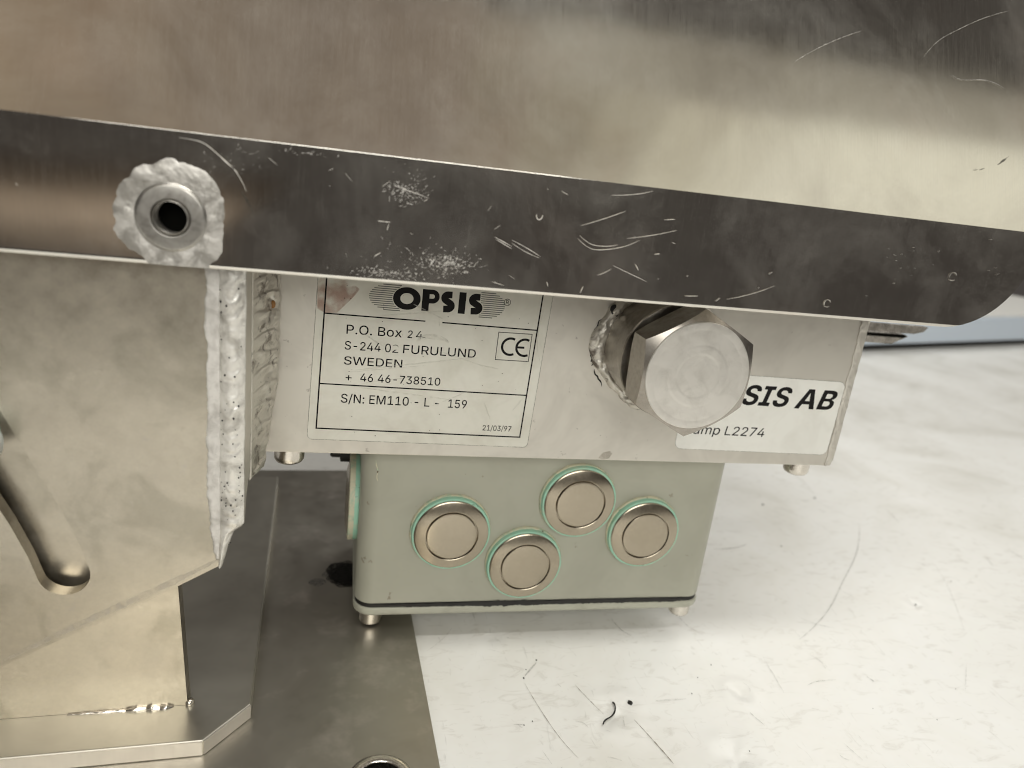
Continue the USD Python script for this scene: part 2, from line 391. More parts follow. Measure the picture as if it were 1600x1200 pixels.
# ================================================================== the setting: tabletop
def tabletop():
    xs = np.unique(np.r_[np.linspace(-1200, -60, 16), np.arange(-60, 520, 2.0), np.linspace(520, 2200, 40)])
    ys = np.unique(np.r_[np.linspace(-620, -100, 12), np.arange(-100, 260, 2.0), np.linspace(260, 1700, 60)])
    X, Y = np.meshgrid(xs, ys, indexing='ij')
    Z = np.zeros_like(X)
    def dent(cx, cy, r, depth, arms, seed):
        dx, dy = X - cx, Y - cy
        d = np.hypot(dx, dy); a = np.arctan2(dy, dx)
        star = 1 + .55 * np.cos(arms * a + seed) + .3 * np.cos((arms + 2) * a - seed)
        depth = 1.25 * depth
        return -depth * np.exp(-(d / (r * np.clip(star, .25, 2)) ) ** 1.5) + .45 * depth * np.exp(-((d - 1.7 * r) / (.8 * r)) ** 2)
    Z += dent(131, -43, 7, 1.2, 3, 0.7) + dent(204, -34, 4.5, .9, 2, 2.2) + dent(180, -73, 6.5, 1.1, 4, 1.4) + dent(140, -36, 4, .6, 3, .2)
    Z += dent(369, 35, 3, .6, 3, 1.0) + dent(86, 17, 5, .3, 3, 1.9)
    Z += 1.2 * np.exp(-(((X - 740) / 90) ** 2 + ((Y - 599) / 60) ** 2))
    Z += .35 * (fbm(np.stack([X / 90, Y / 90, 0 * X], -1), 3, 3) - .5)
    Z[(X < 70) & (Y < 230)] -= .25
    P = np.stack([X, Y, Z - H0], -1)
    structure('tabletop', shell(P, np.array([0, 0, -30.0])), 'table', smooth=40)

    TABLE = [([(408.2, 143.4), (373.6, 100.0), (335.6, 63.5), (297.9, 28.7), (263.2, 4.6)], .9, 0), ([(277.2, 20.1), (292.7, 13.8)], .7, 0), ([(427.6, 88.7), (414.1, 59.1), (395.3, 28.8), (379.5, 5.9)], .7, 2),
             ([(355.4, -20.8), (333.8, -42.5)], .6, 2), ([(119.0, -22.7), (121.7, -30.1), (127.1, -43.2)], .5, 1), ([(140.8, -47.9), (145.5, -62.2), (149.1, -74.5)], .75, 1),
             ([(94, -20.2), (97.9, -39.7), (102.1, -55.2), (107.3, -67.5)], .4, 1), ([(156.5, 29.1), (158, 20.3), (162.2, 13.3)], .8, 0), ([(48.5, 6.8), (58.6, 17), (63.7, 24.8)], .7, 2),
             ([(395.3, 186.7), (399.4, 166), (409.4, 149.7)], .9, 2), ([(412.1, 241.7), (399.1, 186.8)], 1.0, 2), ([(259, 103.7), (274.7, 105.1), (290.4, 111.3)], 1.2, 0), ([(243.9, -31.9), (253.9, -29.1), (263.4, -28.9)], .6, 0),
             ([(283.3, -27.8), (285, -31.8)], 1.4, 0), ([(511.1, 98.5), (512.1, 87.4)], 1.4, 0), ([(82.7, -46.1), (88, -46.5)], .5, 0), ([(238, -70.2), (240.5, -80.7)], .6, 0), ([(92.3, -62), (94.7, -69.5)], .4, 0),
             ([(309.5, -61.4), (315, -60.5)], .7, 0), ([(231.9, -8.5), (227.5, -36.4)], .9, 2), ([(282.2, 130.7), (295, 125.1)], 1.2, 2), ([(497.4, 137.6), (504.6, 133.2)], 1.2, 0), ([(452.4, 166.9), (446.5, 143.7)], 1.0, 0),
             ([(479.6, 90.6), (473.4, 77.4)], .9, 0), ([(95.3, -14.8), (103.5, -5.4)], 1.2, 0), ([(110.4, -21.3), (111.6, -24.1)], .5, 0), ([(201.3, -47.7), (204.4, -56.7)], .6, 0), ([(134.4, -52.1), (136.1, -45.1)], 1.2, 2), ([(156.3, -36.6), (172.7, -36.5)], 1.6, 2)]
    flat = lambda a, b, l: np.c_[a, b, np.full(np.shape(a), l - H0 + .3)]
    groups = {0: [], 1: [], 2: []}
    for p, w, k in TABLE: groups[k].append(ribbon(p, w * .72, flat, .15))
    for i in range(170):
        x, y = rng.uniform(75, 560), rng.uniform(-85, 260)
        L, a = rng.gamma(2., 3.2), rng.normal(-1.0, .55)
        bend = rng.normal(0, .12) * L
        dx, dy = math.cos(a), math.sin(a)
        p = [(x, y), (x + dx * L / 2 - dy * bend, y + dy * L / 2 + dx * bend), (x + dx * L, y + dy * L)]
        groups[2 if rng.random() < .93 else 0].append(ribbon(p, rng.uniform(.25, .9), flat, .16, n=6))
    return groups

marks = tabletop()
structure('added_bench', extrude_xy(sbox(-2600, -4200, -330, -1450), -H0 - 30, -H0 - 2), 'wood')  # unseen bench, put there so the hood lip mirrors brown
for k, (mname, lab) in {0: ('mark', 'dark scuffs and scratches'), 1: ('brownmark', 'long brown hairline scratches'), 2: ('faintmark', 'faint grey rubbed scuffs')}.items():
    p = structure('table_scuffs', cat(marks[k]), mname, kind='stuff', label=lab + ' worn into the white tabletop')
    p.SetCustomDataByKey('category', 'scuff marks')


# ================================================================== mounting bracket (base plate, swivel plate, lower side plate)
YAW = -0.0405     # dx per dy of the bracket, a touch turned against the lamp housing
bracket = Thing('mounting_bracket', 'grey aluminium mounting base plate with raised swivel plate, upright side plate and bolt holes', 'mounting bracket', (-60, 20, -H0))
ca, sa = math.cos(.0405), math.sin(.0405)


def yawed(x, y):          # bracket axes to datum axes, about (45, -75)
    return 45.5 + ca * (x - 45.5) - sa * (y + 74.7) * 1.0, -74.7 + sa * (x - 45.5) + ca * (y + 74.7)


def yaw_poly(poly):
    c, s = math.cos(.0405), math.sin(.0405)
    return affinity.affine_transform(poly, [c, -s, s, c, 45.5 - c * 45.5 - s * 74.7, -74.7 - s * 45.5 + c * 74.7])

BT = -233.8   # top of base plate
base_outline = yaw_poly(sbox(-230, -170, 45.5, 207).buffer(-3).buffer(3, 6))
hole1, hole2 = Point(21.6, -79.3), Point(6.5, 66.0)
bp = base_outline.difference(hole1.buffer(9.4, 24))
bracket.part('base_plate', extrude_xy(bp, -241.8, BT), 'base', smooth=20)
for hc, rim in ((hole1, True),):
    if rim:
        prof = [(9.4, -7.8), (9.3, .05), (9.8, .45), (10.8, .9), (12.2, .85), (13.2, .4), (13.5, -.3)]
        bracket.part('hole_rim', revolve(prof, 72, 'z', (hc.x, hc.y, BT)), 'steel', smooth=60, label='bright machined rim of the bolt hole')
    bracket.part('bore_floor', extrude_xy(hc.buffer(9.3, 24), -241.7, -240.9), 'hole')
def blot(cx, cy, rx, ry, seed):
    a = np.linspace(0, 2 * math.pi, 40, endpoint=False)
    q = 1 + .7 * (fbm(np.c_[np.cos(a) * 1.5, np.sin(a) * 1.5, 0 * a + seed], 3, seed) - .5)
    return Polygon(np.c_[cx + rx * q * np.cos(a), cy + ry * q * np.sin(a)])
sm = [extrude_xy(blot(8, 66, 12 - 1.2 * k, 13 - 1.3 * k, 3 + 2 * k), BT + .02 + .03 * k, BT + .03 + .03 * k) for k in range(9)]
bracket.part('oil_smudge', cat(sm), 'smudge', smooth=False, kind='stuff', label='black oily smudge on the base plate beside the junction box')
sm = [extrude_xy(blot(-8, 58, 5, 4, 8), BT + .02, BT + .04), extrude_xy(blot(-3, 66, 3, 3, 9), BT + .02, BT + .04)]
bracket.part('stain', cat(sm), 'mark', smooth=False, kind='stuff')
SW0, SW1 = BT + .05, -226.6
sw = Polygon([(-230, -67.6), (-46.0, -60.1), (-30.7, -41.5), (-39.9, 172), (-40.5, 178), (-225, 170)])
# the plate with a soft top edge on its right side
bracket.part('swivel_plate', bevel_xy(sw, SW0, SW1, .3, .9), 'swivel', smooth=25)
edge_front = extrude_xz(sbox(-230, SW0 + .4, -46.3, SW1 - .35), 0, .35)
v = edge_front.vertices.copy(); v[:, 1] += -60.1 + (v[:, 0] + 46.0) * (7.5 / 184) - .36; edge_front.vertices = v
bracket.part('plate_edge', edge_front, 'cut', label='bright sawn front edge of the swivel plate')
cx0, cy0, cx1, cy1 = -46.0, -60.1, -30.7, -41.5
L = math.hypot(cx1 - cx0, cy1 - cy0); ux, uy = (cx1 - cx0) / L, (cy1 - cy0) / L
nx, ny = uy, -ux
cf = extrude_xy(Polygon([(cx0 + nx * .02 + ux * .3, cy0 + ny * .02 + uy * .3), (cx1 + nx * .02 - ux * .3, cy1 + ny * .02 - uy * .3), (cx1 + nx * .36 - ux * .3, cy1 + ny * .36 - uy * .3), (cx0 + nx * .36 + ux * .3, cy0 + ny * .36 + uy * .3)]), SW0 + .4, SW1 - .35)
bracket.part('plate_edge', cf, 'cut', label='bright sawn chamfered corner of the swivel plate')
lp = Polygon([(-140, -226.5), (-55.4, -226.5), (-58.3, -163), (-61, -85), (-140, -85)])
lpm = extrude_xz(lp, -40.4, -34.4)
v = lpm.vertices.copy(); v[:, 1] += (v[:, 0] + 55.4) * .0405; lpm.vertices = v
bracket.part('side_plate', lpm, 'plate', smooth=20)
# weld along its foot
def foot_weld():
    x = np.linspace(-99, -60.5, 150); a = np.linspace(-.2, math.pi * .75, 14)
    X, A = np.meshgrid(x, a, indexing='ij')
    amp = .72 * np.interp(x, [-99, -92, -84, -78, -74, -70.5, -68.5, -65.5, -63, -60.5], [.15, .7, 1.0, .8, 1.7, 1.2, 2.1, 1.5, 1.9, .2])[:, None]
    rr = amp * (.85 + .5 * (fbm(np.stack([X / 3.2, A, 0 * A], -1), 2, 77) - .5))
    P = np.stack([X, -40.9 + (X + 55.4) * .0405 - rr * np.cos(A) * 1.3, -226.5 + rr * np.sin(A) * 1.2], -1)
    w = shell(P, np.array([0, 1.2, -.4]))
    sph = trimesh.creation.icosphere(3, 1.0); vv = sph.vertices
    sph.vertices = vv * (1 + .3 * (fbm(vv * 1.5, 3, 5)[:, None] - .5)) * [1.8, 1.8, 1.7] + [-54.6, -39.6, -225.9]
    return cat([w, sph])
bracket.part('weld_bead', foot_weld(), 'steel', smooth=True, label='shiny lumpy weld at the foot of the side plate')
# clamp screw at the far left, through the slot
bracket.part('clamp_knob', revolve([(0, 13), (5.5, 12.8), (7.6, 11.8), (8.6, 10), (8.9, 7.5), (8.9, 2), (8.2, .4), (8.2, 0), (3.5, 0), (3.5, -10), (0, -10)], 48, 'y', (-115.6, -52.4, -106.0)), 'knob', smooth=35, label='pale grey clamping knob in the slot')

# ================================================================== lamp housing
unit = Thing('lamp_housing', 'aluminium lamp housing under a bent sheet hood, with slotted plate, labels and hex cap', 'lamp housing', (100, 30, -H0 + 8))
TH = math.radians(22)


def up_pt(x, s, lift=0.0):          # a point of the leaning upper face, s mm up the slope from the crease
    s = np.asarray(s, float)
    return np.stack([np.asarray(x, float) + 0 * s, -60 + s * math.sin(TH) - lift * math.cos(TH), -2.5 + s * math.cos(TH) + lift * math.sin(TH)], -1)


def hood():
    prof = [(-59.2, -42.75), (-59.75, -42.55), (-60.0, -42.0)] + [(-60.0, z) for z in np.linspace(-41, -4.2, 30)] + [(-60.0, -3.4), (-60.0, -2.7)]
    R = 0.5
    c = (-60.0 + R, -2.6)
    for a in np.linspace(0, TH, 7)[1:]:
        prof.append((c[0] - R * math.cos(a), c[1] + R * math.sin(a)))
    y0, z0 = prof[-1]
    for s in [.1, .6, 1.2] + list(np.linspace(2, 128, 48)): prof.append((y0 + s * math.sin(TH), z0 + s * math.cos(TH)))
    y1, z1 = prof[-1]
    for a in np.linspace(TH, math.pi / 2, 9)[1:]:
        prof.append((y1 + 6 * (math.cos(TH) - math.cos(a)), z1 + 6 * (math.sin(a) - math.sin(TH))))
    y2, z2 = prof[-1]
    for s in np.linspace(8, 150, 10): prof.append((y2 + s, z2))
    prof = np.array(prof); n = len(prof)
    d = np.gradient(prof, axis=0); d /= np.linalg.norm(d, axis=1, keepdims=True)
    out = np.c_[-d[:, 1], d[:, 0]]
    z = prof[:, 1]
    end = np.full(n, 268.0)
    low = (z < -9) & (prof[:, 0] < -50)
    rr, cx, cz = 36.0, 231.5, -9.0
    zz = np.clip((cz - z) / (cz + 42.75), 0, 1)
    end[low] = cx + rr * np.sqrt(np.clip(1 - zz[low] ** 2, 0.0, 1))
    top = prof[:, 0] > -58
    end[~low] = 268
    end[(z > -2)] = 268 + np.clip((z[z > -2] + 2) * .9, 0, 60)
    u = np.r_[np.linspace(0, .93, 130), np.linspace(.93, 1, 18)[1:]]
    x = -200 + u[:, None] * (end[None, :] + 200)
    P = np.stack([x, np.broadcast_to(prof[:, 0], x.shape), np.broadcast_to(z, x.shape)], -1)
    w = .22 * (fbm(np.stack([x / 95, np.broadcast_to(np.arange(n) / 30., x.shape), 0 * x], -1), 2, 11) - .5)
    w = w + .012 * (fbm(np.stack([x / 22, np.broadcast_to(np.arange(n) / 9., x.shape), 0 * x], -1), 2, 12) - .5)
    fade = np.clip((np.arange(n) - 2) / 6., 0, 1)
    off = np.c_[np.zeros(n), out]
    P = P + off[None] * (w * fade)[..., None]
    return shell(P, np.broadcast_to(-2.0 * off, P.shape))
hm = hood()
hm.invert() if hm.volume < 0 else None
fc = hm.vertices[hm.faces].mean(1)
hm.update_faces(~((fc[:, 1] < -57) & (np.hypot(fc[:, 0] + 53.1, fc[:, 2] + 27.9) < 7.4)))      # the bushing's bore goes through
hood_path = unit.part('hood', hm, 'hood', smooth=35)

# scratches and scuffs on the hood
LIP = [[(85.9, -6.6), (93.8, -5.5), (100.6, -3.7)], [(76.7, -17.7), (84.8, -14.5), (91.9, -11.3)], [(53.3, -24.8), (59.2, -27.2), (64.0, -29.5)], [(53.4, -25.8), (58.8, -28.4), (63.5, -29.9)], [(94.1, -20.4), (103.3, -18.4), (112.0, -15.9)],
       [(76.2, -22.1), (83.1, -25.3), (91.1, -24.0), (98.9, -20.5)], [(76.6, -21.0), (83.4, -23.9), (90.9, -22.9)], [(85.1, -34.1), (87.8, -32.9), (90.0, -31.4)], [(90.4, -30.2), (103.9, -34.8)], [(98.6, -29.0), (100.2, -31.1)], [(132.1, -39.9), (133.8, -38.4)],
       [(136.5, -38.7), (147.6, -35.4), (154.8, -32.2)], [(151.2, -28.2), (152.7, -27.2)], [(119.7, -38.8), (124.8, -38.4)], [(111.0, -20.2), (112.3, -20.6)], [(105.2, -25.0), (107.2, -24.5)], [(118.9, -31.8), (119.4, -31.2)], [(106.5, -12.8), (110.6, -12.2)],
       [(79.8, -40.8), (80.6, -38.4)], [(67.2, -37.8), (67.9, -39.4)], [(-50.4, -4.4), (-45.2, -4.7), (-38.9, -8.5), (-34.3, -12.7), (-31.5, -18.0)], [(-38.9, -8.7), (-33.9, -12.6)], [(-43.9, -16.5), (-39.8, -18.9)], [(8.5, -22.8), (12.6, -22.9)], [(11.7, -25.6), (12.1, -23.5)],
       [(47.2, -24.3), (53.5, -26.9)], [(47.8, -25.1), (53.6, -27.7)], [(8.2, -34.2), (10.1, -32.9)], [(24.3, -14.1), (19.0, -12.7), (12.8, -11.3)]]
UPPER = [[(211.8, 64.1), (218.5, 71.6), (229.2, 78.6), (241.6, 85.3), (252.7, 89.9)], [(155.1, 53.2), (169.9, 63.0), (183.8, 69.9)], [(224.3, 58.9), (228.8, 57.7), (241.0, 59.2), (250.2, 56.9)]]
lip_plane = lambda a, b, l: np.c_[a, np.full(np.shape(a), -60.0 - l), b]
up_plane = lambda a, b, l: up_pt(a, b, l)
sc = [ribbon(p, .16 if len(p) > 2 else .20, lip_plane, .34) for p in LIP]
for i in range(32):
    x, z = rng.uniform(-95, 258), rng.uniform(-40, -6)
    if x > 225 and z < -28: continue
    L_, a = rng.gamma(1.6, .9), rng.uniform(-1.2, 1.2)
    sc.append(ribbon([(x, z), (x + L_ * math.cos(a), z + L_ * math.sin(a))], rng.uniform(.05, .12), lip_plane, .34, n=5))
for (x, z, r) in [(231.2, -22.4, 1.6), (178.7, -37.1, 1.4)]:
    for a0 in (0.3, 2.0, 3.9):
        a = np.linspace(a0, a0 + rng.uniform(1.5, 2.0), 9)
        sc.append(ribbon(np.c_[x + r * np.cos(a), z + r * np.sin(a)], rng.uniform(.12, .3), lip_plane, .34, n=10))
a = np.linspace(math.pi * 1.02, 2 * math.pi * .99, 9)
sc.append(ribbon(np.c_[61.7 + 1.1 * np.cos(a), -15.4 + 1.8 * np.sin(a)], .3, lip_plane, .34, n=14))
unit.part('scratches', cat(sc), 'scratch', smooth=False, parent=hood_path, kind='stuff', label='bright scratches on the hood')
sf = []
for (cx, cz, rx, rz, n_, wmax) in [(31, -35, 8, 3.2, 120, .55), (17, -13.2, 6, 3.0, 60, .4), (12, -39.6, 9, 1.5, 60, .45), (-14, -3.6, 8, 1.3, 40, .5), (24, -33, 14, 5, 45, .22), (206, -17, 9, 6, 9, .2), (-36, -9, 9, 5, 14, .2), (20, -8, 6, 4, 14, .25)]:
    for i in range(int(n_ * 2.6)):
        x, z = rng.normal(cx, rx * .6), rng.normal(cz, rz * .6)
        if z < -41.5 or z > -4.5: continue
        L_, a_ = rng.gamma(1.8, .38), rng.normal(.5, .7)
        sf.append(ribbon([(x, z), (x + L_ * math.cos(a_) * .6, z + L_ * math.sin(a_) * .4), (x + L_ * math.cos(a_), z + L_ * math.sin(a_))], rng.uniform(.05, wmax * .75), lip_plane, .30 + .03 * rng.random(), n=5))
unit.part('scuffs', cat(sf), 'scuff', smooth=False, parent=hood_path, kind='stuff', label='dull rubbed scuff patches on the lip of the hood')
unit.part('scratches', cat([ribbon(p, .2, up_plane, .38) for p in UPPER]), 'scuff', smooth=False, parent=hood_path, kind='stuff', label='long faint scratches on the sloping face of the hood')
dk = [ribbon([(-32.9, -18.2), (-30.6, -21.8), (-29.1, -25.5)], .7, lip_plane, .36)] + [ribbon(p, .5, up_plane, .4) for p in [[(234.4, 22.4), (236.3, 22.4)], [(237.4, 22.7), (239.4, 23.4)]]]
dk.append(ribbon([(246.3, 25.8), (251.1, 29.6)], .7, up_plane, .4))
unit.part('dark_marks', cat(dk), 'grime', smooth=False, parent=hood_path, kind='stuff')


# threaded bushing welded into the lip
def bushing():
    prof = [(4.6, -26)]
    for k in range(18):
        prof += [(5.3, -24 + k * 1.45), (4.75, -23.3 + k * 1.45)]
    prof += [(5.3, .3), (5.8, 1.0), (6.2, 1.1), (9.2, .95), (10.0, .7), (10.6, 0), (10.6, -3)]
    return revolve(prof, 72, 'y', (-53.1, -60, -27.9))
bush = unit.part('threaded_bushing', bushing(), 'bushing', smooth=40)
unit.part('bore', revolve([(4.72, -26), (4.72, -5.6), (4.6, -6.0), (0, -6.0)], 40, 'y', (-53.1, -60, -27.9)), 'hole', smooth=40, parent=bush, label='black disc painted as the shade inside the threaded bore')  # black liner and disc stand in for shade down the bore


def weld_ring(c, y, r0, r1, h, seed, clip=None, lump=.5, wob=.12, n=150, m=22, fr=3.4):
    a = np.arange(n) / n * 2 * math.pi; t = np.linspace(0, 1, m)
    A, T = np.meshgrid(a, t, indexing='ij')
    q = np.stack([np.cos(A) * 1.7, np.sin(A) * 1.7, 0 * A + seed], -1)
    outer = r1 * (1 + wob * 2 * (fbm(q, 4, seed) - .5))
    r = r0 + (outer - r0) * T
    hh = h * np.sin(np.clip(T * .88 + .12, 0, 1) * math.pi) ** .6
    hh = hh * (1 + lump * 2 * (fbm(np.stack([np.cos(A) * r / fr, np.sin(A) * r / fr, 0 * A + seed], -1), 4, seed + 1) - .5))
    hh = np.maximum(hh, .05)
    x, z = c[0] + r * np.cos(A), c[1] + r * np.sin(A)
    if clip is not None:
        z = np.maximum(z, clip + .002 * (z - clip))
    P = np.stack([x, y - hh, z], -1); Q = P.copy(); Q[..., 1] = y + .6
    i0 = np.arange(n * m).reshape(n, m); i1 = np.roll(i0, -1, 0); N = n * m
    f = [np.c_[i0[:, :-1].ravel(), i1[:, :-1].ravel(), i1[:, 1:].ravel()], np.c_[i0[:, :-1].ravel(), i1[:, 1:].ravel(), i0[:, 1:].ravel()]]
    f = np.vstack(f)
    w = [np.c_[i0[:, e], i1[:, e], i1[:, e] + N] for e in (0, -1)] + [np.c_[i0[:, e], i1[:, e] + N, i0[:, e] + N] for e in (0, -1)]
    t_ = trimesh.Trimesh(np.r_[P.reshape(-1, 3), Q.reshape(-1, 3)], np.vstack([f] + [f[:, ::-1] + N] + w), process=False)
    t_.fix_normals(); return t_
unit.part('weld_bead', weld_ring((-53.1, -27.9), -59.9, 9.4, 16.4, .5, 21, clip=-42.6, lump=.9, wob=.26, n=260, m=40, fr=4.0), 'weldchalk', smooth=50, parent=bush, label='chalky grey weld ring round the bushing')

# slotted pivot plate
slot_c = LineString([(-118, -96), (-107.2, -121), (-101.2, -134.5), (-96.2, -148), (-93.6, -157.6)]).buffer(8.6, 24).buffer(-.4).buffer(.4)
pv = Polygon([(-200, -24), (-33.6, -24), (-33.6, -137), (-36.6, -140), (-38.8, -146.3), (-40.4, -154.4), (-56.7, -164), (-117, -196.6), (-200, -241)])
slot_c = affinity.translate(slot_c, .3, 0)
pvm = extrude_xz(pv.difference(slot_c), -51, -45.8)
pivot = unit.part('pivot_plate', pvm, 'plate', smooth=20)
pl_plane = lambda a, b, l: np.c_[a, np.full(np.shape(a), -51.0 - l), b]
band = [ribbon([(-116 + 1.3, -193.4), (-87, -177.5), (-57.5, -161.6), (-41, -152)], 2.6, pl_plane, .05, n=80)]
unit.part('worn_edge', cat(band), 'wear', smooth=False, parent=pivot, kind='stuff')

# end rib with the long weld, and second weld into the housing corner
rib_poly = [(-50.5, -24), (-50.5, -138), (-45.5, -138.5), (-43, -132), (-36, -126), (-2, -122), (-2, -24)]   # y, z
rp = trimesh.creation.extrude_polygon(Polygon(rib_poly), 9.5, engine='earcut')
v = np.asarray(rp.vertices); rp = trimesh.Trimesh(np.c_[-42.6 + v[:, 2], v[:, 0], v[:, 1]], rp.faces, process=False)
rp.fix_normals()
unit.part('end_rib', rp, 'housing', smooth=20)


def long_weld():
    z = np.linspace(-30, -155, 420); t = np.linspace(0, 1, 30)
    Z, T = np.meshgrid(z, t, indexing='ij')
    xl = np.interp(z, [-156, -148, -142, -137, -30], [-41.6, -41.4, -41.2, -41.0, -41.0])
    xr = np.interp(z, [-156, -154, -147, -140.5, -138, -137, -30], [-40.6, -40.0, -38.3, -36.2, -33.4, -32.7, -32.4])
    xl = xl + .5 * (fbm(np.c_[z / 4, 0 * z, 0 * z], 3, 4) - .5); xr = xr + .35 * (fbm(np.c_[z / 5, 0 * z + 7, 0 * z], 2, 4) - .5)
    X = xl[:, None] + (xr - xl)[:, None] * T
    bul = 2.0 * np.sin(np.clip(T, 0.02, .98) * math.pi) ** .75
    ph = (Z - 3.2 * (2 * T - 1) ** 2 * 1.6) / 5.6 + 2.2 * fbm(np.stack([Z / 11, T * 1.3, 0 * T], -1), 3, 9)
    fr = ph - np.floor(ph)
    bul = bul + .30 * (.4 + 1.2 * noise(np.stack([Z / 9, 0 * Z, 0 * Z], -1), 5)) * np.sin(fr * math.pi) ** 2 * np.sin(T * math.pi) + .26 * (fbm(np.stack([X / 2.2, Z / 2.2, 0 * X], -1), 3, 31) - .5)
    P = np.stack([X, -50.9 - np.maximum(bul, .05), Z], -1)
    return shell(P[::-1], np.array([0, 1.0, 0]) * (np.maximum(bul, .05)[::-1, :, None] + .5))
weld1 = unit.part('weld_bead', long_weld(), 'weld', smooth=True, label='long white rippled weld down the pivot plate edge')
pr = []
for i in range(60):
    z = -46 - 100 * rng.random(); t = rng.choice([rng.beta(1.2, 5), rng.beta(5, 1.2)])
    if i > 40: z = -118 - 16 * rng.random()
    x = -40.6 + (7.4 if z > -137 else 4) * t
    r = rng.uniform(.12, .34)
    s = trimesh.creation.icosphere(1, r); s.vertices = s.vertices * [1, .5, rng.uniform(.8, 1.6)] + [x, -51.25 - 1.55 * math.sin(np.clip(t, .03, .97) * math.pi) ** .75 * 1.33, z]
    pr.append(s)
unit.part('pores', cat(pr), 'pore', smooth=True, parent=weld1, kind='stuff', label='small black pores in the weld')


def margin():
    z = np.linspace(-30, -152, 300); t = np.linspace(0, 1, 10)
    Z, T = np.meshgrid(z, t, indexing='ij')
    xl = -45.4 + 1.3 * (fbm(np.c_[z / 7.0, 0 * z, 0 * z], 3, 14) - .5) + .8 * (fbm(np.c_[z / 20, 0 * z, 0 * z], 2, 15) - .5) + .7 * (fbm(np.c_[z / 1.6, 0 * z, 0 * z], 2, 19) - .5) + np.interp(z, [-152, -140, -30], [2.8, 0.6, 0])
    X = xl[:, None] + (-40.7 - xl)[:, None] * T
    h = .10 + .45 * (fbm(np.stack([X / 2.2, Z / 5.0, 0 * X], -1), 4, 16)) * np.clip(T * 6, 0, 1)
    P = np.stack([X, -51.0 - h, Z], -1)
    return shell(P[::-1], np.array([0, 1.0, 0]) * (h[::-1, :, None] + .3))
unit.part('weld_margin', margin(), 'margin', smooth=True, parent=weld1, label='mottled grey heat-marked strip beside the weld')


def corner_weld():
    z = np.linspace(-30, -129.3, 330); t = np.linspace(0, 1, 26)
    Z, T = np.meshgrid(z, t, indexing='ij')
    edge = 1.6 * (fbm(np.c_[z / 7, 0 * z, 0 * z], 3, 41) - .5)
    low = np.interp(z, [-129.5, -118, -100, -30], [.25, .6, 1, 1.05])[:, None]
    X = -33.2 + (7.0 + edge[:, None]) * low * T ** 1.25
    Y = -31.5 + 31.4 * T ** .8
    b = 2.6 * np.sin(T * math.pi) ** .8
    ph = (Z + 2.0 * (2 * T - 1) ** 2) / 7.5 + 1.6 * fbm(np.stack([Z / 18, T, 0 * T], -1), 2, 42)
    fr = ph - np.floor(ph)
    b = b + (.8 * fr ** 1.5 + 4.4 * (fbm(np.stack([T * 4, Z / 5.0, 0 * Z], -1), 4, 43) - .5)) * np.sin(np.clip(T, .02, .98) * math.pi)
    P = np.stack([X + .75 * b, Y - .65 * b, Z], -1)
    return shell(P[::-1], np.array([-2.0, 2.0, 0]))
unit.part('weld_bead', corner_weld(), 'weldgrey', smooth=True, label='lumpy burnt weld between rib and housing')
rs = trimesh.creation.icosphere(2, 1.0); rs.vertices = rs.vertices * [1.0, .8, 1.6] + [-27.7, -12.5, -63]
unit.part('rust_spot', rs, 'rust', smooth=True)

# the housing box
hb = rings([ring_xy(sbox(-33, 0, 249, 130).buffer(-d), z) for d, z in ((1.0, -130.9), (.3, -130.6), (0, -129.9))] + [ring_xy(sbox(-33, 0, 249, 130), -18)])
housing = unit.part('housing_box', hb, 'housing', smooth=25)


def edge_weld():
    z = np.linspace(-24, -130.4, 320); t = np.linspace(0, 1, 18)
    Z, T = np.meshgrid(z, t, indexing='ij')
    xl = 245.2 + 1.6 * (fbm(np.c_[z / 6, 0 * z, 0 * z], 3, 51) - .5)
    xr = 249.6 + .9 * (fbm(np.c_[z / 8, 0 * z, 0 * z], 3, 52) - .5) - np.where(z < -127, (-127 - z) ** 1.5 * .45, 0)
    X = xl[:, None] + (xr - xl)[:, None] * T
    h = .45 * np.sin(np.clip(T, .03, .97) * math.pi) ** .5 + .8 * np.maximum(0, fbm(np.stack([X / 1.4, Z / 2.4, 0 * X], -1), 3, 53) - .48)
    P = np.stack([X, -h - .02, Z], -1)
    return shell(P[::-1], np.array([0, 1.0, 0]) * (h[::-1, :, None] + 1.6))
unit.part('weld_bead', edge_weld(), 'housing', smooth=True, label='ground-off rough weld down the right edge of the housing')
for x in (-21.8, 238.5):
    unit.part('housing_screw', revolve([(0, -10.2), (4.4, -10.1), (5.8, -9.4), (6.5, -8.2), (6.6, -6.8), (6.6, 0), (0, 0)], 40, 'z', (x, 12.5, -130.2)), 'steel', smooth=40)
st = Polygon([(121, -129.5), (123, -126.6), (126.5, -125.8), (127.6, -127), (126.2, -129.6), (123.5, -130.3)])
unit.part('stain', extrude_xz(st, -.08, 0), 'wear', smooth=False, parent=housing)


def plate_sheet0(poly, y, t=.10):
    return extrude_xz(poly, y - t, y)


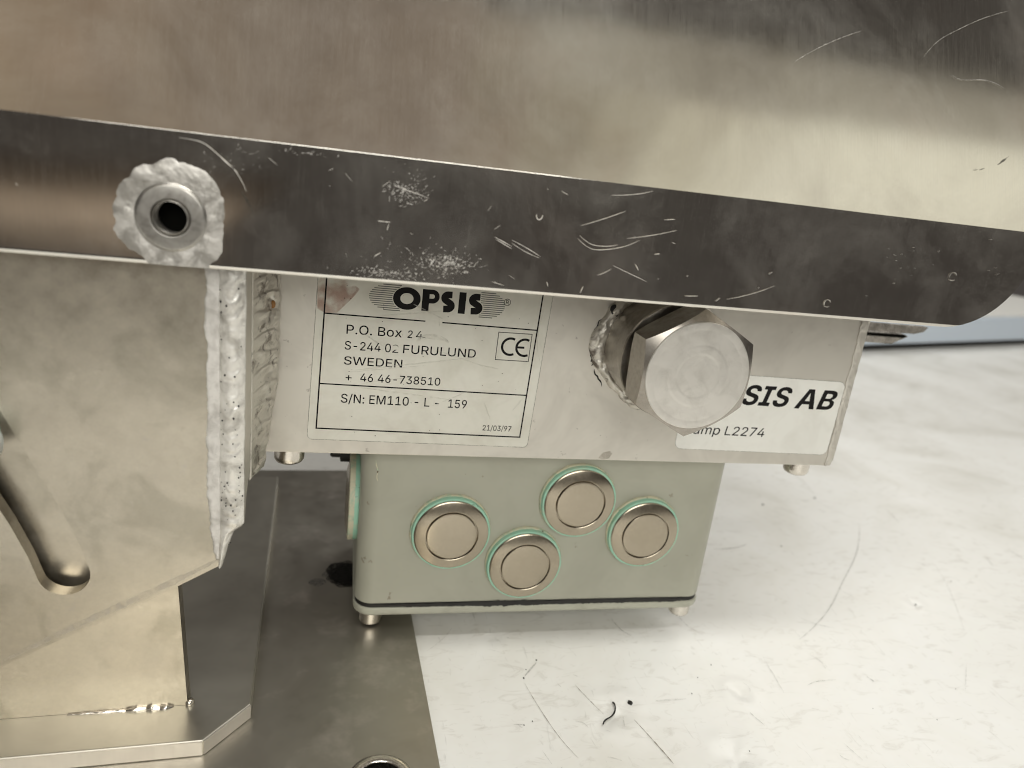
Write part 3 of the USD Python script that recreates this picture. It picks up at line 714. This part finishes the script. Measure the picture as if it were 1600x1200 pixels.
# hex cap on its welded boss
NC = (139.3, -73.2)
boss = unit.part('boss', revolve([(0, -2), (24.6, -2), (24.6, 22.5), (25.4, 23.2), (25.6, 24.2), (25.2, 25.0), (22, 25.1), (21.4, 25.1), (21.2, 29.5), (0, 29.5)], 96, 'y', (NC[0], 0, NC[1])), 'nutflat', smooth=35)
def boss_weld():
    w = weld_ring(NC, -.05, 24.0, 30.5, 2.2, 61, lump=.75, wob=.16, n=260, m=22)
    return w
unit.part('weld_bead', boss_weld(), 'weldgrey', smooth=True, parent=boss, label='dark spattered weld round the boss')
sp = []
for (x, z, r) in [(116.5, -57.8, 2.4), (119.4, -55.4, 1.6)]:
    q = trimesh.creation.icosphere(3, r); vv = q.vertices; q.vertices = vv * (1 + .9 * (fbm(vv * .9 + x, 3, 8)[:, None] - .5)) * [.85, .5, 1.15] + [x, -1.3, z]; sp.append(q)
hs_plane = lambda a, b, l: np.c_[a, np.full(np.shape(a), -l), b]
for (a0, a1, rr, w) in [(158, 174, 30.2, .7), (184, 200, 30.6, 1.0), (204, 222, 30.0, .7)]:
    a = np.radians(np.linspace(a0, a1, 8))
    q = rr + rng.normal(0, .45, 8)
    sp.append(ribbon(np.c_[NC[0] + q * np.cos(a), NC[1] + q * np.sin(a)], w, hs_plane, .12 + .02 * len(sp), wob=.18))
unit.part('weld_spatter', cat(sp), 'pore', smooth=True, parent=boss, kind='stuff', label='black weld spatter and undercut')


def hexcap():
    rot = math.radians(31)
    c = m3.CrossSection([[(27.2 * math.cos(rot + k * math.pi / 3), 27.2 * math.sin(rot + k * math.pi / 3)) for k in range(6)]])
    h = m3.Manifold.extrude(c, 16.0)                        # 0 = back, 16 = front
    cone = m3.Manifold.revolve(m3.CrossSection([[(0, -5), (31.5, -5), (31.5, 10.7), (22.6, 16.0), (0, 16.0)]]), 120)
    back = m3.Manifold.revolve(m3.CrossSection([[(0, 0), (24.5, 0), (30, 2.6), (31.5, 20), (0, 20)]]), 120)
    return h ^ cone ^ back
hx = hexcap().to_mesh()
v = np.asarray(hx.vert_properties)[:, :3]; fcs = np.asarray(hx.tri_verts)
v = np.c_[NC[0] + v[:, 0], -29.2 - v[:, 2], NC[1] + v[:, 1]]
cap = unit.part('hex_cap', trimesh.Trimesh(v, fcs[:, ::-1] if False else fcs, process=False), 'nutflat', smooth=20)
face_r = [(0, .26)] + [(1.0 + .5 * k_, .26 + .02 * (k_ % 2) + (.05 if 16 < k_ < 24 else 0)) for k_ in range(38)] + [(20.8, .34), (22.2, .30), (22.5, .02), (0, .0)]
unit.part('cap_face', revolve(face_r, 110, 'y', (NC[0], -45.2, NC[1])), 'nut', smooth=25, parent=cap, label='dull turned front face of the hex cap')

# ------------------------------------------------------------------ name label (left)
LR = -0.42   # the print runs down a touch to the right
def plate_sheet(poly, y, t=.10):
    return extrude_xz(poly, y - t, y)
lab_poly = Polygon([(-11.6, -47), (-13.9, -124.2), (85.1, -125.2), (88.1, -47)]).buffer(-2.2).buffer(2.2, 8)
label1 = unit.part('name_label', plate_sheet(lab_poly, -.02, .12), 'paper', smooth=False, label='foil name label with black print and ruled frame')
re_ = lab_poly.difference(lab_poly.buffer(-.22))
unit.part('label_edge_shade', plate_sheet(re_, -.145, .01), 'mark', smooth=False, parent=label1)  # edge shading painted as a thin grey line round the label
pk = Polygon([(-8, -54), (0, -53.8), (4.5, -57), (1.5, -61), (-3.8, -66.8), (-7.8, -67.5), (-11, -66), (-11.3, -54)]).buffer(1).buffer(-.5)
unit.part('stain', plate_sheet(pk, -.14, .02), 'pink', smooth=False, parent=label1, label='faint pink reflection painted on the label')  # a pink reflection put into the label's colour


def bar(p, q, w):
    return LineString([p, q]).buffer(w / 2, cap_style='square')
ink = [bar((-8.1, -47), (-10.1, -118.9), .62), bar((83.4, -47), (80.9, -120.1), .62), bar((-10.1, -118.9), (80.9, -120.1), .6),
       bar((-8.5, -67.9), (32.8, -68.4), .55), bar((40.6, -68.5), (82.5, -69.1), .55), bar((-9.1, -98.5), (81.2, -99.6), .55)]
unit.part('ruled_frame', plate_sheet(unary_union(ink), -.16, .03), 'ink', smooth=False, parent=label1)


def logo():
    """Heavy geometric capitals between two lens-shaped fans of fine lines."""
    zt, zb = -54.6, -63.9; hc = (zt + zb) / 2; R = (zt - zb) / 2
    w = 2.9
    O = affinity.scale(Point(0, 0).buffer(1, 32), 5.75, R + .15); O = affinity.translate(O, 24.6, hc)
    Oi = affinity.translate(affinity.scale(Point(0, 0).buffer(1, 32), 2.75, 2.35), 24.6, hc)
    P_ = sbox(31.0, zb, 34.0, zt).union(Point(35.3, zt - 2.95).buffer(2.95, 24).union(sbox(33, zt - 5.9, 35.3, zt))).difference(Point(35.3, zt - 2.9).buffer(.95).union(sbox(34.0, zt - 3.85, 35.3, zt - 1.95)))
    def S(cx, ww):
        h = zt - zb; r = h / 4 - .75
        a1 = [(cx + ww * .42 + .1, zt - 1.55)] + [(cx + (ww * .45) * math.cos(t), zt - 1.55 - r * .9 + r * .9 * math.sin(t)) for t in np.linspace(math.pi * .45, math.pi * 1.25, 10)]
        a2 = [(cx + (ww * .45) * math.cos(t), zb + 1.55 + r * .9 + r * .9 * math.sin(t)) for t in np.linspace(math.pi * .25, -math.pi * .55, 10)] + [(cx - ww * .5, zb + 1.45)]
        return LineString(a1 + a2).buffer(1.42, cap_style='flat')
    letters = unary_union([O.difference(Oi), P_, S(42.0, 3.6), sbox(46.6, zb, 49.6, zt), S(54.0, 3.8)])
    fans = []
    for k, z in enumerate(np.linspace(zt + .6, zb - .8, 13)):
        e = math.sqrt(max(0, 1 - ((z - hc) / 6.1) ** 2))
        ax, bx = 20.3 - 11.2 * e, 22.0
        fans.append(bar((ax, z), (bx, z), .27))
        ax, bx = 56, 57.5 + 9.3 * e
        fans.append(bar((ax, z), (bx, z), .27))
    gap = letters.buffer(.35)
    fan = unary_union(fans).difference(gap)
    reg = Point(67.7, -57.3).buffer(1.55).difference(Point(67.7, -57.3).buffer(1.3)).union(place(glyphs('R', 500), 67.05, -58.2, 68.4, 1.8))
    return affinity.rotate(letters.union(fan).union(reg), LR, origin=(24, -60))
unit.part('logo_print', plate_sheet(logo(), -.16, .03), 'ink', smooth=False, parent=label1)
blob = lambda x, z, r: affinity.scale(Point(x, z).buffer(r), 1.3, 1)
lines = [place(glyphs('P.O. Box', 470), .6, -76.0, 23.6, 3.9, 0, LR), place(glyphs('2', 470), 26.0, -76.2, 28.2, 3.3, 0.06, LR),
         place(glyphs('4', 350), 29.6, -76.3, 32.4, 3.4, 0, LR).difference(Polygon([(29, -74.6), (31.1, -73), (31.1, -72), (28, -72)])).difference(blob(32.2, -76.0, .5)), bar((32.5, -75.6), (33.6, -75.7), .25),
         place(glyphs('S-244 0', 470), .2, -82.9, 19.4, 3.7, 0, LR), place(glyphs('2', 350), 20.0, -83.1, 22.6, 3.5, 0, LR).difference(blob(21.2, -80.8, 1.0)),
         place(glyphs('FURULUND', 470), 24.6, -83.1, 56.3, 3.8, 0, LR), place(glyphs('SWEDEN', 470), .2, -89.5, 24.7, 3.6, 0, LR),
         place(glyphs('+', 470), 1.2, -96.7, 3.7, 3.5, 0, LR), place(glyphs('46 46-738510', 470), 7.3, -96.7, 41.8, 3.55, 0, LR),
         place(glyphs('S/N: EM110 - L -', 470), -.3, -106.7, 42.0, 4.0, 0, LR), place(glyphs('159', 470), 46.2, -107.05, 54.6, 3.9, 0, LR),
         place(glyphs('21/03/97', 470), 63.0, -117.3, 76.4, 2.55, 0, LR)]
unit.part('address_print', plate_sheet(unary_union(lines), -.16, .03), 'ink', smooth=False, parent=label1)


def ce():
    fr = Polygon([(65.3, -70.9), (80.7, -70.9), (80.5, -83.8), (65.1, -83.7)])
    fr = fr.difference(fr.buffer(-.3))
    arc = lambda cx, cz, r: LineString([(cx + r * math.cos(t), cz + r * math.sin(t)) for t in np.linspace(math.radians(62), math.radians(298), 24)]).buffer(.52, cap_style='flat')
    C_, E_ = arc(71.4, -77.3, 3.75), arc(77.9, -77.4, 3.75)
    return unary_union([fr, C_, E_, bar((74.3, -77.4), (77.3, -77.4), .95)])
unit.part('mark_print', plate_sheet(ce(), -.16, .03), 'ink', smooth=False, parent=label1)
fl = [Point(rng.uniform(-9, 82), rng.uniform(-122, -50)).buffer(rng.uniform(.08, .24), 3) for i in range(46)]
unit.part('specks', plate_sheet(unary_union(fl), -.17, .02), 'grime', smooth=False, parent=label1, kind='stuff')

wr = [ribbon([(rng.uniform(0, 70), z_), (rng.uniform(0, 70), z_ + rng.uniform(-9, 9))], rng.uniform(.25, .8), hs_plane, .185 + .004 * i) for i, z_ in enumerate(rng.uniform(-116, -58, 12))]
wr += [ribbon([(76, -107), (80, -101)], .9, hs_plane, .24), ribbon([(84.5, -60), (83.2, -72), (86, -84)], .5, hs_plane, .245), ribbon([(30, -77.5), (35, -75), (44, -77)], 2.2, hs_plane, .25)]
unit.part('rub_marks', cat(wr), 'rub', smooth=False, parent=label1, kind='stuff', label='faint rubbed scratches across the print')
# lamp label (right)
l2 = affinity.rotate(sbox(159.3, -124.0, 245.0, -84.3).buffer(-3.6).buffer(3.6, 10), -.75, origin=(200, -104))
label2 = unit.part('lamp_label', plate_sheet(l2, -.02, .14), 'paper2', smooth=False, label='white rounded label in bold slanted capitals, half behind the hex cap')
t2 = [place(glyphs('OPSIS', 750), 163.6, -98.85, 220.4, 10.2, .22, -.75), place(glyphs('AB', 750), 218.9, -99.95, 243.0, 10.2, .22, -.75)]
t2 = [place(glyphs('OP', 720), 164.5, -98.8, 188.2, 10.2, .22, -.75), place(glyphs('SIS', 720), 189.2, -99.2, 216.9, 10.3, .22, -.75), place(glyphs('AB', 720), 219.3, -99.75, 242.8, 10.3, .22, -.75),
      place(glyphs('Lamp L2274', 430), 163.5, -115.2, 206.6, 4.7, .10, -.75)]
unit.part('label_print', plate_sheet(unary_union(t2), -.20, .03), 'ink', smooth=False, parent=label2)
rim2 = l2.difference(l2.buffer(-.16))
unit.part('label_edge_shade', plate_sheet(rim2, -.165, .01), 'mark', smooth=False, parent=label2)  # same painted edge shading round the lamp label

# latch tabs that show behind the right end
lt = Polygon([(240, -64.6), (338.6, -64.6), (336.5, -67.5), (330, -69.2), (240, -69.2)])
unit.part('latch_tab', extrude_xz(lt, 58, 62), 'steel', smooth=20)
lt2 = Polygon([(240, -70.4), (326, -70.4), (328.3, -71.5), (326, -72.6), (318, -76.4), (240, -77.0)])
unit.part('latch_tab', extrude_xz(lt2, 60, 66), 'steel', smooth=20)
unit.part('latch_slot', extrude_xz(Polygon([(240, -70.7), (325.5, -70.6), (327, -71.5), (325, -72.4), (240, -72.6)]), 59.7, 59.95), 'hole', smooth=False)

# ================================================================== junction box
jb = Thing('junction_box', 'grey green enamelled junction box with round nickel blanking plugs hanging under the housing', 'junction box', (105, 55, -232.8))
jb_poly = sbox(10.8, 12, 199.9, 104).buffer(-9).buffer(9, 12)
body = jb.part('body', bevel_xy(jb_poly, -217.0, -131.2, 1.2, .3), 'green', smooth=35)
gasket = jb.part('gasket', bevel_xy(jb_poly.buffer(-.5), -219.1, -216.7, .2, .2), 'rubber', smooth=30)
gq = []
fp = lambda a, b, l: np.c_[a, np.full(np.shape(a), 12.0 - l), b]
for (x0, x1, w) in [(19, 190, 2.0), (24, 70, 1.6), (60, 120, 3.0), (95, 188, 2.6), (150, 191, 2.4)]:
    xx = np.linspace(x0, x1, 14)
    gq.append(ribbon(np.c_[xx, -217.7 + rng.normal(0, .16, 14)], w, fp, .46 + .01 * len(gq), n=90))
jb.part('seal_ooze', cat(gq), 'rubber', smooth=False, parent=gasket, kind='stuff', label='black sealing paste squeezed unevenly out of the lid joint')
lid = jb.part('lid', bevel_xy(jb_poly.buffer(.4), -224.2, -219.0, 2.6, .7), 'lid', smooth=40)
cr = [(16.9, -138.5), (17.2, -141), (18.1, -144.2), (17.8, -147), (18.4, -149.5)]
jb.part('paint_crack', ribbon(cr, .5, lambda a, b, l: np.c_[a, np.full(np.shape(a), 12.0 - l), b], .06), 'cream', smooth=False, parent=body)
for x in (19.9, 193.0):
    jb.part('lid_screw', revolve([(0, -8.6), (4.6, -8.5), (5.4, -8.1), (5.8, -7.2), (5.8, 0), (0, 0)], 40, 'z', (x, 22, -224.2)), 'steel', smooth=45)


def plug(c, axis='y', tilt=0.0):
    prof = [(18.2, 0), (18.3, .35), (18.0, .7), (17.4, .95), (15.5, 1.5), (13.5, 1.95), (13.1, 2.02), (12.9, 1.9), (12.75, .9), (12.45, .9), (12.3, 1.9), (12.0, 2.15), (11.2, 2.3), (8, 2.45), (4, 2.5), (0, 2.5)]
    return revolve([(0, 0)] + prof, 96, axis, c)


def seal(c, r, t, axis='y', lump=.0, seed=1):
    prof = [(r - 4, 0), (r - .1, 0), (r, .25), (r - .05, t * .55), (r - .35, t * .92), (r - .9, t), (r - 4, t)]
    m_ = revolve(prof, 96, axis, c)
    if lump:
        q = np.asarray(m_.vertices) - c
        ax = 1 if axis == 'y' else 0
        rad = q.copy(); rad[:, ax] = 0
        d = rad / np.maximum(np.linalg.norm(rad, axis=1, keepdims=True), 1e-6)
        m_.vertices = q + d * (lump * 2 * (fbm(q / 2.5 + seed, 3, seed) - .5))[:, None] + c
    return m_
# the centres sit on the front face of the box
for i, (x, z) in enumerate([(55.2, -175.6), (94.3, -193.2), (118.3, -157.8), (156.3, -175.4)]):
    p = jb.part('blanking_plug', plug((x, 8.3, z)), 'nickel', smooth=28)
    k = .93 if i in (1, 3) else 1.0
    jb.part('sealing_washer', seal((x, 10.6, z), 19.5, 2.4, lump=.2, seed=i + 1), 'teal', smooth=40, parent=p)
    jb.part('washer_rim', seal((x - .1, 12.1, z + .2), 20.0, 1.7, lump=.45, seed=i + 11), 'cream', smooth=40, parent=p)
sc_ = np.array((10.9, 45.0, -174.0))
p = jb.part('blanking_plug', revolve([(0, 6.6), (14, 6.4), (19, 5.2), (20.6, 3.0), (20.8, 2.4), (20.8, 2.2), (0, 2.2)], 80, 'x', sc_), 'nickel', smooth=30, label='blanking plug on the left side of the box')
jb.part('sealing_washer', revolve([(14, 0), (21.6, 0), (21.9, .5), (21.8, 2.3), (14, 2.3)], 80, 'x', sc_), 'teal', smooth=40, parent=p)
jb.part('washer_rim', revolve([(14, 2.2), (22.0, 2.2), (22.1, 4.7), (21.4, 5.1), (14, 5.1)], 80, 'x', sc_), 'cream', smooth=40, parent=p)
gl = revolve([(0, 15), (3.4, 15), (4.2, 14), (4.2, 10), (6.5, 9.5), (6.5, 0), (0, 0)], 24, 'x', (10.5, 66, -157))
jb.part('cable_stub', gl, 'rubber', smooth=40, label='black cable stub behind the side plug')

# ================================================================== small things on the table
th_pts = np.array([(133.8, -36.9), (133.9, -40.0), (132.6, -42.9), (129.6, -45.6), (127.0, -47.3), (124.3, -50.4)])
def tube(pts, r, n=8):
    from scipy.interpolate import CubicSpline
    t = np.r_[0, np.cumsum(np.linalg.norm(np.diff(pts, axis=0), axis=1))]
    u = np.linspace(0, t[-1], 40)
    c = CubicSpline(t, pts)(u)
    d = np.gradient(c, axis=0); d /= np.linalg.norm(d, axis=1, keepdims=True)
    upv = np.array([0, 0, 1.0]); s = np.cross(d, upv); s /= np.linalg.norm(s, axis=1, keepdims=True); w = np.cross(s, d)
    a = np.arange(n) / n * 2 * math.pi
    rr = r * (1 - .25 * np.sin(u / 2.3) ** 2)[:, None, None]
    V = c[:, None] + rr * (np.cos(a)[None, :, None] * s[:, None] + np.sin(a)[None, :, None] * w[:, None])
    f = []
    m_ = len(u)
    for i in range(m_ - 1):
        for j in range(n):
            k = (j + 1) % n
            f += [[i * n + j, i * n + k, (i + 1) * n + k], [i * n + j, (i + 1) * n + k, (i + 1) * n + j]]
    V = np.r_[V.reshape(-1, 3), c[:1], c[-1:]]
    for j in range(n):
        f += [[m_ * n, (j + 1) % n, j], [m_ * n + 1, (m_ - 1) * n + j, (m_ - 1) * n + (j + 1) % n]]
    t_ = trimesh.Trimesh(V, f, process=False); t_.fix_normals(); return t_
tz = np.array([.5, .9, .3, 0.1, .5, .9]) - H0 + .7
th_ = Thing('thread', 'short curled black thread lying in a dent of the white tabletop', 'thread', (130, -44, -H0))
th_.part('fibre', tube(np.c_[th_pts, tz], .42), 'rubber', smooth=50)


def crumb(c, r, s):
    m_ = trimesh.creation.icosphere(2, r); vv = m_.vertices
    m_.vertices = vv * (1 + .8 * (fbm(vv * 1.3 + s, 2, s)[:, None] - .5)) * [1, 1.5, .6] + [c[0], c[1], -H0 + r * .45]
    return m_
cr_ = Thing('crumb', 'small black crumb just right of the curled thread', 'crumb', (142.8, -37.1, -H0))
cr_.part('crumb_body', crumb((142.8, -37.1), 1.1, 3), 'rubber', smooth=True)
specks = [crumb(c, r * .45, i) for i, (c, r) in enumerate([((396.7, 186.1), 1.5), ((339.3, 173.0), 1.5), ((104.0, -3.3), .8), ((94.4, -16.1), .8), ((177.6, -32.8), .6), ((92.1, -44.5), .7), ((188.3, -70.4), .6), ((191, -74), .5), ((198.4, -12.7), .6), ((368.8, 34.8), .9), ((315.9, 108.0), .9), ((186.2, -21.7), .5), ((87.7, -46.5), .6), ((97, -10), .5), ((300, -60), .5), ((330, -40), .5), ((270, -50), .45), ((420, 60), .7), ((98.5, -72), .6)])]
p = structure('table_specks', cat(specks), 'rubber', smooth=True, kind='stuff', label='scattered dark specks of dirt on the white tabletop')
p.SetCustomDataByKey('category', 'specks')

# ================================================================== slab in the background
bg = Thing('equipment_case', 'long low pale blue case with white top at the back of the table', 'equipment case', (1300, 1150, -H0))
du = np.array([503.0, 159.0]); du /= np.linalg.norm(du); dn = np.array([-du[1], du[0]])
o = np.array([896.0, 756.0])
def quad(a0, a1, b0, b1):
    return Polygon([tuple(o + du * a + dn * b) for a, b in ((a0, b0), (a1, b0), (a1, b1), (a0, b1))])
bg.part('shadow_strip', extrude_xy(quad(-690, 890, 12, 1600), -H0 + .2, -H0 + 13), 'rubber', smooth=False)  # black strip put in for the dark shadow under the case
bg.part('case_body', bevel_xy(quad(-700, 900, 0, 1700), -H0 + 13, -H0 + 60, 3, 4), 'case', smooth=30)
bg.part('case_top', bevel_xy(quad(-697, 897, 8, 1697), -H0 + 60.05, -H0 + 66, .5, 3), 'casetop', smooth=30)
